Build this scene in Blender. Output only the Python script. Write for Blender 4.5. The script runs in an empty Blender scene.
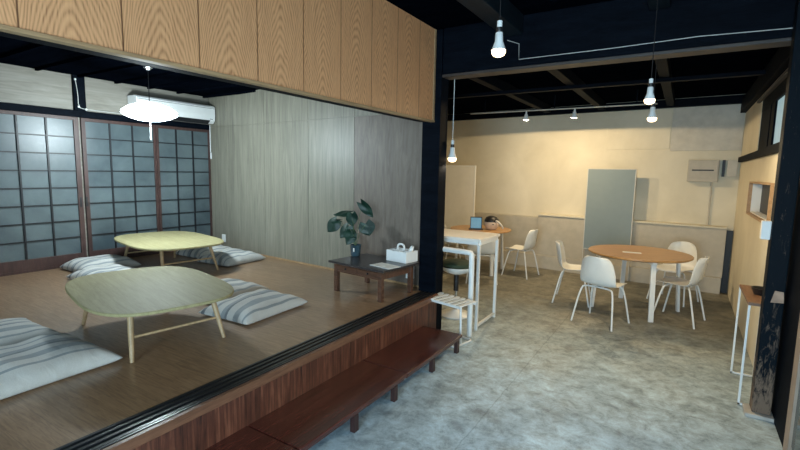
import bpy, bmesh, math, random
from mathutils import Vector, Matrix
random.seed(7)
S = bpy.context.scene
COL = S.collection
PI = math.pi

# ------------------------------------------------------------------ materials
def nt(name):
    m = bpy.data.materials.new(name); m.use_nodes = True
    n = m.node_tree; b = n.nodes['Principled BSDF']
    return m, n, b
def sock(n, s, v):
    if isinstance(v, bpy.types.NodeSocket): n.links.new(v, s)
    else: s.default_value = v
def math_n(n, op, a, b=0.0, c=0.0):
    q = n.nodes.new('ShaderNodeMath'); q.operation = op
    sock(n, q.inputs[0], a); sock(n, q.inputs[1], b)
    if op in ('MULTIPLY_ADD', 'COMPARE'): sock(n, q.inputs[2], c)
    return q.outputs[0]
def coords(n, scale=(1, 1, 1), kind='Object'):
    t = n.nodes.new('ShaderNodeTexCoord'); mp = n.nodes.new('ShaderNodeMapping')
    mp.inputs['Scale'].default_value = scale
    n.links.new(t.outputs[kind], mp.inputs[0]); return mp.outputs[0]
def noise(n, vec, scale, detail=4, rough=.55, dist=0):
    q = n.nodes.new('ShaderNodeTexNoise')
    n.links.new(vec, q.inputs['Vector']); q.inputs['Scale'].default_value = scale
    q.inputs['Detail'].default_value = detail; q.inputs['Roughness'].default_value = rough
    q.inputs['Distortion'].default_value = dist
    return q.outputs['Fac']
def ramp(n, fac, stops, interp='LINEAR'):
    r = n.nodes.new('ShaderNodeValToRGB'); r.color_ramp.interpolation = interp
    n.links.new(fac, r.inputs[0]); e = r.color_ramp.elements
    while len(e) < len(stops): e.new(.5)
    for i, (p, c) in enumerate(stops):
        e[i].position = p; e[i].color = (*c, 1)
    return r.outputs[0]
def mix(n, fac, a, b, mode='MIX'):
    q = n.nodes.new('ShaderNodeMix'); q.data_type = 'RGBA'; q.blend_type = mode
    sock(n, q.inputs[0], fac)
    for s, v in ((q.inputs[6], a), (q.inputs[7], b)):
        if isinstance(v, bpy.types.NodeSocket): n.links.new(v, s)
        else: s.default_value = (*v, 1)
    return q.outputs[2]
def bump(n, b, h, strength=.2, dist=.01):
    q = n.nodes.new('ShaderNodeBump'); q.inputs['Strength'].default_value = strength
    q.inputs['Distance'].default_value = dist
    n.links.new(h, q.inputs['Height']); n.links.new(q.outputs[0], b.inputs['Normal'])
def plain(name, col, rough=.5, metal=0, var=.06, emit=None, es=0, spec=.5):
    m, n, b = nt(name)
    f = noise(n, coords(n), 9, 5)
    lo = tuple(max(0, c * (1 - var * 2)) for c in col); hi = tuple(min(1, c * (1 + var)) for c in col)
    n.links.new(ramp(n, f, [(.3, lo), (.7, hi)]), b.inputs['Base Color'])
    b.inputs['Roughness'].default_value = rough; b.inputs['Metallic'].default_value = metal
    b.inputs['Specular IOR Level'].default_value = spec
    if emit: b.inputs['Emission Color'].default_value = (*emit, 1); b.inputs['Emission Strength'].default_value = es
    return m
def grain(name, lo, hi, scale=(1, 12, 12), sc=3, rough=.5, bs=.1, coat=0, spec=.5):
    m, n, b = nt(name)
    v = coords(n, scale)
    f = noise(n, v, sc, 8, .62, .6)
    g = noise(n, v, sc * 6, 3, .5)
    f2 = math_n(n, 'MULTIPLY_ADD', g, .35, math_n(n, 'MULTIPLY', f, .75))
    n.links.new(ramp(n, f2, [(.38, lo), (.68, hi)]), b.inputs['Base Color'])
    b.inputs['Roughness'].default_value = rough; b.inputs['Coat Weight'].default_value = coat
    b.inputs['Specular IOR Level'].default_value = spec
    b.inputs['Coat Roughness'].default_value = .15
    bump(n, b, f2, bs, .004)
    return m

M = {}
def build_materials():
    # concrete floor
    m, n, b = nt('worn_concrete')
    v = coords(n)
    a = noise(n, v, .75, 9, .66, .5); c = noise(n, v, 3.2, 12, .78, .3); d = noise(n, v, 32, 4, .6)
    col = ramp(n, a, [(.3, (.26, .35, .42)), (.5, (.45, .58, .66)), (.7, (.61, .75, .83))])
    col = mix(n, .75, col, ramp(n, c, [(.34, (.38, .38, .37)), (.5, (.9, .9, .9)), (.72, (1.3, 1.3, 1.3))]), 'MULTIPLY')
    vor = n.nodes.new('ShaderNodeTexVoronoi'); vor.feature = 'DISTANCE_TO_EDGE'; vor.inputs['Scale'].default_value = .33
    wv = n.nodes.new('ShaderNodeVectorMath'); wv.operation = 'ADD'
    nz = n.nodes.new('ShaderNodeTexNoise'); nz.inputs['Scale'].default_value = 1.6; nz.inputs['Detail'].default_value = 6
    n.links.new(v, nz.inputs['Vector'])
    n.links.new(v, wv.inputs[0]); n.links.new(nz.outputs['Color'], wv.inputs[1]); n.links.new(wv.outputs[0], vor.inputs['Vector'])
    crack = ramp(n, vor.outputs[0], [(0, (.45, .45, .45)), (.002, (.7, .7, .7)), (.005, (1, 1, 1))])
    col = mix(n, .25, col, crack, 'MULTIPLY')
    grit = noise(n, v, 8, 12, .8, .4)
    col = mix(n, .8, col, ramp(n, grit, [(.36, (.42, .42, .43)), (.5, (.95, .95, .95)), (.66, (1.4, 1.4, 1.4))]), 'MULTIPLY')
    sj = n.nodes.new('ShaderNodeSeparateXYZ'); n.links.new(v, sj.inputs[0])
    wob = math_n(n, 'MULTIPLY', noise(n, v, 9, 3), .03)
    for axis, at in ((0, -1.06), (1, 3.72), (1, 6.4)):
        dj = math_n(n, 'ABSOLUTE', math_n(n, 'SUBTRACT', math_n(n, 'ADD', sj.outputs[axis], wob), at))
        col = mix(n, .55, col, ramp(n, dj, [(.0, (.4, .4, .4)), (.006, (1, 1, 1))]), 'MULTIPLY')
    # pale mineral stains
    st = noise(n, coords(n, (1, .8, 1)), 2.4, 12, .8, .7)
    col = mix(n, ramp(n, st, [(.6, (0, 0, 0)), (.7, (.55, .55, .55))]), col, (.55, .6, .6))
    # ochre towards the rear of the shop, darkened to paint in fading front daylight
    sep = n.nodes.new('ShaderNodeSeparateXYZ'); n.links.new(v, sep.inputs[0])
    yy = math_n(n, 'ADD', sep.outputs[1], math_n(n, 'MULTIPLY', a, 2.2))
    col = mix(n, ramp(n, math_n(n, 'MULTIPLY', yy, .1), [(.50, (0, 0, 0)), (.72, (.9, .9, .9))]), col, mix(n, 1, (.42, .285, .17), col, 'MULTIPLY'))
    n.links.new(col, b.inputs['Base Color'])
    n.links.new(ramp(n, c, [(.3, (.42,) * 3), (.7, (.75,) * 3)]), b.inputs['Roughness'])
    bump(n, b, math_n(n, 'MULTIPLY_ADD', d, .3, c), .25, .01)
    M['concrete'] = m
    # cathedral grain veneer, repeating each .382 m along Y
    m, n, b = nt('oak_veneer_panel')
    v = coords(n); sep = n.nodes.new('ShaderNodeSeparateXYZ'); n.links.new(v, sep.inputs[0])
    W = .382
    t = math_n(n, 'DIVIDE', math_n(n, 'SUBTRACT', sep.outputs[1], 3.038 - 10 * W), W)
    idx = math_n(n, 'FLOOR', t); fr = math_n(n, 'SUBTRACT', math_n(n, 'SUBTRACT', t, idx), .5)
    nv = noise(n, coords(n, (1, 3, .8)), 2.2, 3, .5)
    fr2 = math_n(n, 'ADD', fr, math_n(n, 'MULTIPLY', math_n(n, 'SUBTRACT', nv, .5), .22))
    ab = math_n(n, 'POWER', math_n(n, 'ABSOLUTE', fr2), 1.5)
    zz = math_n(n, 'ADD', sep.outputs[2], math_n(n, 'MULTIPLY', idx, .137))
    dd = math_n(n, 'ADD', zz, math_n(n, 'MULTIPLY', ab, 1.75))
    dd = math_n(n, 'ADD', dd, math_n(n, 'MULTIPLY', noise(n, coords(n, (1, 4, 1.0)), 2, 2), .13))
    s = math_n(n, 'SINE', math_n(n, 'MULTIPLY', dd, 105))
    fine = noise(n, coords(n, (1, 60, 2)), 3, 5, .6)
    f = math_n(n, 'ADD', math_n(n, 'MULTIPLY', s, .13), math_n(n, 'MULTIPLY_ADD', fine, .6, .2))
    col = ramp(n, f, [(.2, (.78, .41, .20)), (.55, (.62, .305, .14)), (.76, (.31, .13, .055))])
    seam = ramp(n, math_n(n, 'ABSOLUTE', fr), [(.489, (1, 1, 1)), (.493, (.25, .2, .16))])
    n.links.new(mix(n, 1, col, seam, 'MULTIPLY'), b.inputs['Base Color'])
    b.inputs['Roughness'].default_value = .55
    M['veneer'] = m
    # laminate floor
    m, n, b = nt('laminate_floor')
    v = coords(n, (1, 1, 1)); br = n.nodes.new('ShaderNodeTexBrick')
    mp = coords(n, (1, 1, 1)); n.links.new(mp, br.inputs['Vector'])
    br.inputs['Scale'].default_value = 1; br.inputs['Brick Width'].default_value = .9; br.inputs['Row Height'].default_value = .145
    br.inputs['Mortar Size'].default_value = .0015; br.inputs['Color1'].default_value = (.35, .35, .35, 1); br.inputs['Color2'].default_value = (.7, .7, .7, 1)
    br.inputs['Mortar'].default_value = (.05, .05, .05, 1)
    g = noise(n, coords(n, (2.2, 22, 1)), 3, 8, .6, .8)
    col = ramp(n, g, [(.3, (.22, .125, .066)), (.7, (.43, .27, .155))])
    col = mix(n, .35, col, br.outputs['Color'], 'MULTIPLY')
    n.links.new(col, b.inputs['Base Color']); b.inputs['Roughness'].default_value = .34
    b.inputs['Coat Weight'].default_value = .35; b.inputs['Coat Roughness'].default_value = .22
    M['laminate'] = m
    # stripes of the cushions
    m, n, b = nt('striped_linen')
    v = coords(n); sep = n.nodes.new('ShaderNodeSeparateXYZ'); n.links.new(v, sep.inputs[0])
    u = math_n(n, 'ADD', sep.outputs[0], .5)
    cr, gy, dk = (.55, .54, .51), (.27, .295, .305), (.15, .17, .185)
    st = ramp(n, u, [(0, cr), (.24, dk), (.275, cr), (.36, gy), (.39, cr), (.45, gy), (.50, dk), (.525, cr), (.60, gy), (.665, cr), (.72, gy), (.74, cr)], 'CONSTANT')
    wv = noise(n, coords(n, (90, 90, 90)), 3, 2)
    n.links.new(mix(n, .5, st, ramp(n, wv, [(.3, (.7, .7, .7)), (.7, (1, 1, 1))]), 'MULTIPLY'), b.inputs['Base Color'])
    b.inputs['Roughness'].default_value = .9; b.inputs['Sheen Weight'].default_value = .2
    cre = noise(n, coords(n, (2, 3.2, 2)), 2.6, 4, .5, .5); bump(n, b, cre, .55, .03)
    M['stripe'] = m
    # grey plywood
    m, n, b = nt('grey_plywood')
    f = noise(n, coords(n, (9, 9, .55)), 2.2, 9, .66, .9); g = noise(n, coords(n, (40, 40, .8)), 3, 4)
    f2 = math_n(n, 'MULTIPLY_ADD', g, .3, math_n(n, 'MULTIPLY', f, .75))
    n.links.new(ramp(n, f2, [(.3, (.12, .112, .088)), (.7, (.28, .265, .21))]), b.inputs['Base Color'])
    b.inputs['Roughness'].default_value = .46; M['plywood'] = m
    m2, n, b = nt('grey_plywood_board')
    f = noise(n, coords(n, (9, .8, 9)), 2.4, 8, .62, .7)
    n.links.new(ramp(n, f, [(.3, (.19, .175, .145)), (.7, (.32, .30, .26))]), b.inputs['Base Color']); b.inputs['Roughness'].default_value = .6
    M['board'] = m2
    m, n, b = nt('brown_grey_plywood')
    f = noise(n, coords(n, (7, 7, .8)), 2.2, 9, .66, 1.2)
    n.links.new(ramp(n, f, [(.3, (.105, .084, .068)), (.7, (.215, .178, .148))]), b.inputs['Base Color'])
    b.inputs['Roughness'].default_value = .5; M['plywood_brown'] = m
    # frosted shoji glass
    m, n, b = nt('frosted_pane')
    f = noise(n, coords(n), 1.1, 5, .6, .3)
    n.links.new(ramp(n, f, [(.35, (.045, .066, .078)), (.65, (.115, .15, .16))]), b.inputs['Base Color'])
    b.inputs['Roughness'].default_value = .38
    M['pane'] = m
    # riser strips
    m, n, b = nt('striped_riser_wood')
    v = coords(n, (1, 1, 1)); f = noise(n, coords(n, (30, 30, 1.2)), 1.6, 6, .6, .4); g = noise(n, coords(n, (8, 8, 3)), 3, 4)
    n.links.new(ramp(n, math_n(n, 'MULTIPLY_ADD', g, .25, math_n(n, 'MULTIPLY', f, .8)), [(.35, (.022, .007, .004)), (.55, (.10, .031, .017)), (.74, (.25, .095, .052))]), b.inputs['Base Color'])
    b.inputs['Roughness'].default_value = .45; M['riser'] = m
    # plaster
    m, n, b = nt('cream_plaster')
    f = noise(n, coords(n), 1.3, 8, .6, .4)
    n.links.new(ramp(n, f, [(.3, (.58, .53, .41)), (.7, (.72, .665, .53))]), b.inputs['Base Color'])
    b.inputs['Roughness'].default_value = .7; bump(n, b, noise(n, coords(n), 40, 4), .08, .004); M['plaster'] = m
    # worn black post
    m, n, b = nt('worn_black_post')
    v = coords(n); f = noise(n, coords(n, (5, 5, 1.2)), 7, 9, .75, .8)
    sep = n.nodes.new('ShaderNodeSeparateXYZ'); n.links.new(v, sep.inputs[0])
    hgt = ramp(n, math_n(n, 'MULTIPLY', sep.outputs[2], .5), [(0, (.30,) * 3), (.22, (.12,) * 3), (.5, (.02,) * 3)])
    wear = ramp(n, math_n(n, 'ADD', f, hgt), [(.62, (0, 0, 0)), (.76, (1, 1, 1))])
    n.links.new(mix(n, wear, (.003, .007, .012), (.19, .135, .10)), b.inputs['Base Color']); b.inputs['Roughness'].default_value = .55; b.inputs['Specular IOR Level'].default_value = .08
    bump(n, b, f, .35, .01); M['post'] = m
    m, n, b = nt('leaf_green')
    f = noise(n, coords(n), 14, 3)
    n.links.new(ramp(n, f, [(.3, (.004, .024, .016)), (.7, (.010, .045, .028))]), b.inputs['Base Color']); b.inputs['Roughness'].default_value = .45
    M['leaf'] = m
    M['black'] = grain('black_stained_timber', (.0012, .0022, .0045), (.0035, .006, .011), (1, 6, 6), 3, .6, spec=.04)
    M['blackx'] = grain('black_beam_timber', (.003, .006, .010), (.008, .016, .023), (8, 1, 8), 3, .5, spec=.2)
    M['ceil'] = grain('black_ceiling_board', (.0008, .0014, .003), (.002, .0032, .006), (1, 5, 1), 3, .9, spec=0)
    M['brownedge'] = grain('worn_brown_edge', (.02, .016, .015), (.055, .042, .037), (1, 8, 8), 3, .5)
    M['shojiframe'] = grain('reddish_brown_frame', (.035, .018, .016), (.075, .037, .032), (10, 10, 1), 3, .5)
    M['lattice'] = plain('dark_lattice', (.008, .009, .013), .5)
    M['track'] = grain('black_sill_track', (.006, .007, .009), (.02, .021, .024), (12, 1, 12), 3, .28)
    M['lip'] = grain('brown_edge_board', (.10, .042, .022), (.20, .09, .048), (12, 1, 12), 3, .4)
    M['bench'] = grain('dark_red_bench_wood', (.028, .007, .005), (.10, .025, .018), (14, 1, 14), 2.5, .26, .06, .3)
    M['benchleg'] = grain('dark_bench_leg', (.02, .009, .008), (.05, .02, .018), (10, 10, 1), 3, .45)
    M['ash'] = grain('pale_ash_tabletop', (.27, .24, .12), (.38, .34, .185), (1.2, 16, 8), 2.2, .6, .03, spec=.2)
    M['ashleg'] = grain('pale_ash_leg', (.30, .20, .105), (.47, .335, .19), (12, 12, 1), 3, .45, .04)
    M['oak'] = grain('honey_oak_top', (.34, .175, .06), (.52, .29, .115), (1, 14, 8), 2.4, .35, .03, .2)
    M['desk'] = grain('dark_antique_top', (.016, .014, .016), (.04, .034, .036), (1, 14, 8), 2.4, .3)
    M['deskbody'] = grain('antique_brown_wood', (.05, .024, .015), (.13, .06, .036), (1, 14, 12), 2.6, .4)
    M['niche'] = grain('light_wood_casing', (.30, .18, .09), (.45, .29, .15), (10, 1, 10), 3, .5)
    M['stand_top'] = grain('brown_stand_top', (.12, .06, .035), (.22, .12, .07), (10, 1, 10), 3, .5)
    M['white'] = plain('white_plastic', (.80, .82, .82), .38, 0, .02)
    M['wmetal'] = plain('white_painted_metal', (.78, .80, .80), .35, 0, .02)
    M['whitetop'] = plain('white_laminate_top', (.82, .80, .76), .4, 0, .02)
    M['shell'] = plain('white_chair_shell', (.78, .79, .77), .42, 0, .02)
    M['wainscot'] = plain('painted_wainscot', (.47, .43, .355), .6, 0, .05)
    M['wall_panel'] = plain('greyed_wall_panel', (.56, .53, .46), .65, 0, .06)
    M['cable'] = plain('pale_cable', (.6, .6, .58), .5, 0, .03)
    M['blackplastic'] = plain('black_plastic', (.012, .012, .014), .4, 0, .1)
    M['chrome'] = plain('chrome', (.75, .76, .78), .15, 1, .02)
    M['green'] = plain('dark_green_cushion_fabric', (.03, .05, .028), .85, 0, .15)
    M['creamboard'] = plain('cream_whiteboard', (.74, .73, .68), .25, 0, .02)
    M['greyboard'] = plain('grey_glossy_board', (.23, .29, .32), .13, 0, .015)
    M['pot'] = plain('blue_grey_pot', (.05, .095, .125), .25, 0, .3)
    M['soil'] = plain('soil', (.02, .014, .01), .9)
    M['stem'] = plain('plant_stem', (.08, .12, .05), .5)
    M['paper'] = plain('white_paper', (.72, .74, .72), .6, 0, .02)
    M['stone'] = plain('pale_base_stone', (.45, .43, .40), .8, 0, .15)
    M['beige'] = plain('beige_fabric', (.70, .58, .49), .8)
    M['screen'] = plain('tablet_screen', (.10, .22, .32), .2, 0, .1, (.25, .55, .8), .25)
    M['daypane'] = plain('daylit_frosted_pane', (.25, .32, .35), .3, 0, .15, (.42, .62, .68), .42)
    M['bulb'] = plain('lit_bulb_glass', (1, .9, .75), .3, 0, 0, (1, .72, .40), 5)
    M['shade'] = plain('lit_glass_shade', (1, 1, 1), .3, 0, 0, (.80, .95, 1), 5.5)
    M['strip'] = plain('pale_door_edge', (.34, .26, .20), .5)
    M['red'] = plain('worn_paper_patch', (.50, .33, .24), .8, 0, .2)
    # clear glass
    m, n, b = nt('dark_door_glass')
    b.inputs['Base Color'].default_value = (.03, .06, .07, 1); b.inputs['Roughness'].default_value = .08
    M['glass'] = m
build_materials()

# ------------------------------------------------------------------ mesh helpers
class MB:
    def __init__(s): s.v = []; s.f = []
    def _add(s, vs, fs):
        k = len(s.v); s.v += [tuple(p) for p in vs]; s.f += [tuple(i + k for i in f) for f in fs]; return s
    def hexa(s, pts):   # 4 bottom ccw, 4 top
        return s._add(pts, [(3, 2, 1, 0), (4, 5, 6, 7), (0, 1, 5, 4), (1, 2, 6, 5), (2, 3, 7, 6), (3, 0, 4, 7)])
    def box(s, x0, x1, y0, y1, z0, z1):
        return s.hexa([(x0, y0, z0), (x1, y0, z0), (x1, y1, z0), (x0, y1, z0), (x0, y0, z1), (x1, y0, z1), (x1, y1, z1), (x0, y1, z1)])
    def cbox(s, c, d, rz=0, mat=None):
        hx, hy, hz = d[0] / 2, d[1] / 2, d[2] / 2
        R = mat or Matrix.Rotation(rz, 3, 'Z'); c = Vector(c)
        return s.hexa([c + R @ Vector(p) for p in ((-hx, -hy, -hz), (hx, -hy, -hz), (hx, hy, -hz), (-hx, hy, -hz), (-hx, -hy, hz), (hx, -hy, hz), (hx, hy, hz), (-hx, hy, hz))])
    def bar(s, a, b, w, d):      # rectangular bar between two points
        a = Vector(a); b = Vector(b); t = (b - a).normalized()
        u = t.cross(Vector((0, 0, 1))); u = u.normalized() if u.length > .05 else Vector((1, 0, 0)); v = t.cross(u)
        q = []
        for p in (a, b):
            q += [p + u * x * w / 2 + v * y * d / 2 for x, y in ((-1, -1), (1, -1), (1, 1), (-1, 1))]
        return s.hexa(q)
    def tube(s, pts, r, n=10, smooth=0):
        P = [Vector(p) for p in pts]
        rs = r if isinstance(r, (list, tuple)) else [r] * len(P)
        if smooth:
            for _ in range(smooth):
                Q = [P[0]]; R2 = [rs[0]]
                for i in range(len(P) - 1):
                    Q += [P[i] * .75 + P[i + 1] * .25, P[i] * .25 + P[i + 1] * .75]
                    R2 += [rs[i] * .75 + rs[i + 1] * .25, rs[i] * .25 + rs[i + 1] * .75]
                Q.append(P[-1]); R2.append(rs[-1]); P, rs = Q, R2
        up = None; rings = []
        for i, p in enumerate(P):
            t = (P[min(i + 1, len(P) - 1)] - P[max(i - 1, 0)]).normalized()
            if up is None:
                up = t.cross(Vector((0, 0, 1)))
                if up.length < .05: up = Vector((1, 0, 0))
                up.normalize()
            u = (up - t * up.dot(t)).normalized(); up = u; w = t.cross(u)
            rings.append([p + (u * math.cos(2 * PI * k / n) + w * math.sin(2 * PI * k / n)) * rs[i] for k in range(n)])
        vs = [q for rg in rings for q in rg]; fs = []
        for i in range(len(P) - 1):
            for k in range(n): fs.append((i * n + k, i * n + (k + 1) % n, (i + 1) * n + (k + 1) % n, (i + 1) * n + k))
        fs.append(tuple(range(n - 1, -1, -1))); fs.append(tuple((len(P) - 1) * n + k for k in range(n)))
        return s._add(vs, fs)
    def lathe(s, prof, c=(0, 0, 0), n=32):
        c = Vector(c); vs = []; fs = []
        for r, z in prof:
            for k in range(n):
                a = 2 * PI * k / n; vs.append(c + Vector((r * math.cos(a), r * math.sin(a), z)))
        for i in range(len(prof) - 1):
            for k in range(n): fs.append((i * n + k, i * n + (k + 1) % n, (i + 1) * n + (k + 1) % n, (i + 1) * n + k))
        fs.append(tuple(range(n - 1, -1, -1))); fs.append(tuple((len(prof) - 1) * n + k for k in range(n)))
        return s._add(vs, fs)
    def prism(s, outline, z0, z1):
        n = len(outline); vs = [(x, y, z0) for x, y in outline] + [(x, y, z1) for x, y in outline]
        fs = [tuple(range(n - 1, -1, -1)), tuple(range(n, 2 * n))] + [(k, (k + 1) % n, (k + 1) % n + n, k + n) for k in range(n)]
        return s._add(vs, fs)
    def build(s, name, mat, parent=None, smooth=False, bevel=0, loc=None):
        me = bpy.data.meshes.new(name); me.from_pydata(s.v, [], s.f); me.update()
        bm = bmesh.new(); bm.from_mesh(me); bmesh.ops.recalc_face_normals(bm, faces=bm.faces); bm.to_mesh(me); bm.free()
        me.materials.append(M[mat] if isinstance(mat, str) else mat)
        o = bpy.data.objects.new(name, me); COL.objects.link(o)
        if smooth:
            for p in me.polygons: p.use_smooth = True
            try: me.set_sharp_from_angle(angle=math.radians(42))
            except Exception: pass
        if bevel:
            b = o.modifiers.new('bevel', 'BEVEL'); b.width = bevel; b.segments = 2; b.limit_method = 'ANGLE'
        if loc: o.location = loc
        if parent: o.parent = parent
        return o
def st(o): o['kind'] = 'structure'; return o
def tag(o, label, cat, group=None):
    o['label'] = label; o['category'] = cat
    if group: o['group'] = group
    return o
def thing(name, label, cat, loc=(0, 0, 0), rz=0, group=None):
    o = bpy.data.objects.new(name, None); COL.objects.link(o); o.empty_display_size = .05
    o.location = loc; o.rotation_euler = (0, 0, rz); return tag(o, label, cat, group)
def dup(root, loc, rz, label, group=None):
    r = root.copy(); COL.objects.link(r); r.location = loc; r.rotation_euler = (0, 0, rz); r['label'] = label
    if group: r['group'] = group
    for ch in list(root.children):
        c = ch.copy(); COL.objects.link(c); c.parent = r
        for g in list(ch.children):
            d = g.copy(); COL.objects.link(d); d.parent = c
    return r

P0 = .44              # raised floor level
# ------------------------------------------------------------------ shell of the building
def yb(x): return 8.10 - .09 * (x + .5)          # front face of the rear wainscot
def band(x0, x1, d0, d1, z0, z1):                # slab that follows the rear wall
    return [(x0, yb(x0) + d0, z0), (x1, yb(x1) + d0, z0), (x1, yb(x1) + d1, z0), (x0, yb(x0) + d1, z0),
            (x0, yb(x0) + d0, z1), (x1, yb(x1) + d0, z1), (x1, yb(x1) + d1, z1), (x0, yb(x0) + d1, z1)]
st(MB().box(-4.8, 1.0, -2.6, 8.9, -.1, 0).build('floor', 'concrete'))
# rear wall and what is fixed to it
st(MB().hexa(band(-4.7, .75, .16, .30, 0, 2.95)).build('wall_back', 'plaster'))
st(MB().hexa(band(-.24, .64, .145, .16, 2.09, 2.74)).build('trim_1', 'wall_panel', bevel=.003))
st(MB().hexa(band(-1.17, -.25, .150, .16, 2.12, 2.74)).build('trim_2', 'plaster', bevel=.004))
w = MB(); w.hexa(band(-2.21, .56, .0, .159, .24, .955)); st(w.build('wall_wainscot', 'wainscot', bevel=.004))
w = MB(); w.hexa(band(-2.215, .565, -.02, .159, .956, .985)); st(w.build('trim_3', 'plaster', bevel=.004))
w = MB(); w.hexa(band(-4.6, -2.215, .03, .159, .24, .915)); st(w.build('wall_wainscot_rear_left', 'wainscot', bevel=.004))
w = MB(); w.hexa(band(-4.6, .55, -.035, .159, .0, .239)); st(w.build('baseboard_back', 'wainscot', bevel=.004))
w = MB(); w.hexa(band(.565, .645, .12, .159, .0, .93)); st(w.build('trim_4', 'lattice'))  # dark strip painting the shade in the gap before the right wall
w = MB(); w.hexa(band(-4.6, .64, .06, .158, 2.745, 2.86)); st(w.build('trim_5', 'black'))
st(MB().box(-4.82, -4.7, 4.55, 8.9, 0, 2.95).build('wall_left', 'plaster'))
# right wall with two openings
w = MB(); X0, X1 = .65, .95
w.box(X0, X1, 4.10, 8.25, 0, 1.285); w.box(X0, X1, 4.10, 5.02, 1.285, 1.66); w.box(X0, X1, 6.60, 8.25, 1.285, 1.66)
w.box(X0, X1, 4.10, 8.25, 1.66, 1.99); w.box(X0, X1, 4.10, 4.62, 1.99, 2.60); w.box(X0, X1, 6.44, 8.25, 1.99, 2.60); w.box(X0, X1, 4.10, 8.25, 2.60, 3.1)
st(w.build('wall_right', 'plaster'))
st(MB().box(.585, .649, 4.12, 8.2, 2.615, 2.80).build('trim_6', 'black'))
st(MB().box(.605, .649, 4.12, 8.0, 1.915, 1.985).build('trim_7', 'black', bevel=.004))
st(MB().box(.615, .649, 4.12, 6.6, 2.54, 2.565).build('trim_8', 'brownedge', bevel=.003))
# upper window
wf = MB()
wf.box(.652, .70, 4.63, 6.43, 1.992, 2.01); wf.box(.652, .70, 4.63, 6.43, 2.42, 2.598)
for y0_, y1_ in ((4.63, 4.88), (5.53, 5.72), (5.80, 6.43)): wf.box(.655, .70, y0_, y1_, 2.01, 2.42)
wo = st(wf.build('window_1', 'black'))
wg = MB(); wg.box(.671, .68, 4.885, 5.525, 2.011, 2.419); wg.box(.671, .68, 5.725, 5.795, 2.011, 2.419); wg.build('pane', 'daypane', wo)
# small window with wooden casing
wf = MB()
wf.box(.625, .86, 5.021, 6.599, 1.286, 1.306); wf.box(.625, .86, 5.021, 6.599, 1.639, 1.659)
wf.box(.625, .66, 6.58, 6.599, 1.306, 1.639); wf.box(.625, .86, 5.021, 5.041, 1.306, 1.639)
wo = st(wf.build('window_2', 'niche', bevel=.002))
q = MB(); q.box(.66, .86, 6.57, 6.598, 1.307, 1.638); q.box(.66, .74, 5.042, 6.569, 1.307, 1.318); q.build('reveal', 'white', wo)
q = MB(); q.box(.745, .77, 6.30, 6.569, 1.319, 1.638); q.box(.745, .77, 5.042, 6.30, 1.319, 1.36); q.box(.745, .77, 5.042, 6.30, 1.60, 1.638)
for y in (5.3, 5.75): q.box(.745, .77, y, y + .13, 1.36, 1.60)
q.box(.745, .77, 6.0, 6.30, 1.36, 1.60)
q.build('sash', 'lattice', wo)
q = MB(); q.box(.775, .785, 5.042, 6.569, 1.319, 1.638); q.build('pane', 'daypane', wo)

# ceilings
st(MB().box(-2.35, 1.0, -2.6, 4.21, 3.10, 3.16).build('ceiling', 'ceil'))
st(MB().box(-4.8, 1.0, 4.30, 8.7, 2.88, 2.94).build('ceiling.001', 'ceil'))
k = 9
for x in (-2.13, -1.25, -.28):
    st(MB().box(x - .05, x + .05, 4.31, 8.2, 2.76, 2.879).build('trim_%d' % k, 'black', bevel=.004)); k += 1
st(MB().box(-4.7, .64, 5.80, 5.88, 2.72, 2.759).build('trim_12', 'black'))
st(MB().box(-2.124, .64, 4.14, 4.30, 2.66, 3.10).build('trim_13', 'black', bevel=.004))        # cross beam
st(MB().box(-2.124, .62, 4.132, 4.292, 2.634, 2.659).build('trim_14', 'brownedge', bevel=.003))
st(MB().box(-1.50, -1.33, -2.5, 4.13, 2.93, 3.099).build('trim_15', 'blackx', bevel=.006))
st(MB().box(-.34, -.20, -2.5, 4.13, 2.97, 3.099).build('trim_16', 'blackx', bevel=.006))
st(MB().box(-2.19, .6, 2.30, 2.44, 3.02, 3.098).build('trim_17', 'black', bevel=.006))
# big corner post at the end of the raised floor
st(MB().box(-2.33, -2.125, 4.12, 4.29, 0, 3.09).build('trim_18', 'black', bevel=.006))
# right hand worn post, its stone and the black jamb beside it
st(MB().box(.53, .64, 3.97, 4.09, .03, 3.09).build('trim_19', 'post', bevel=.006))
st(MB().box(.49, .68, 3.93, 4.11, 0, .028).build('trim_20', 'stone', bevel=.006))
st(MB().box(.655, .80, 3.56, 4.09, 0, 3.09).build('trim_21', 'black', bevel=.004))
q = st(MB().box(.66, .70, 2.72, 3.52, .0, 2.15).build('door_1', 'lattice'))
MB().box(.640, .659, 3.38, 3.50, .0, 2.15).build('stile', 'strip', q)
MB().box(.655, .659, 2.80, 3.43, .12, 2.08).build('pane', 'glass', q)
st(MB().box(.66, .80, -2.6, 3.55, 2.152, 3.09).build('wall_front_right', 'black'))
st(MB().box(.66, .80, -2.6, .2, .0, 2.151).build('wall_right_near', 'plaster'))

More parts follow.
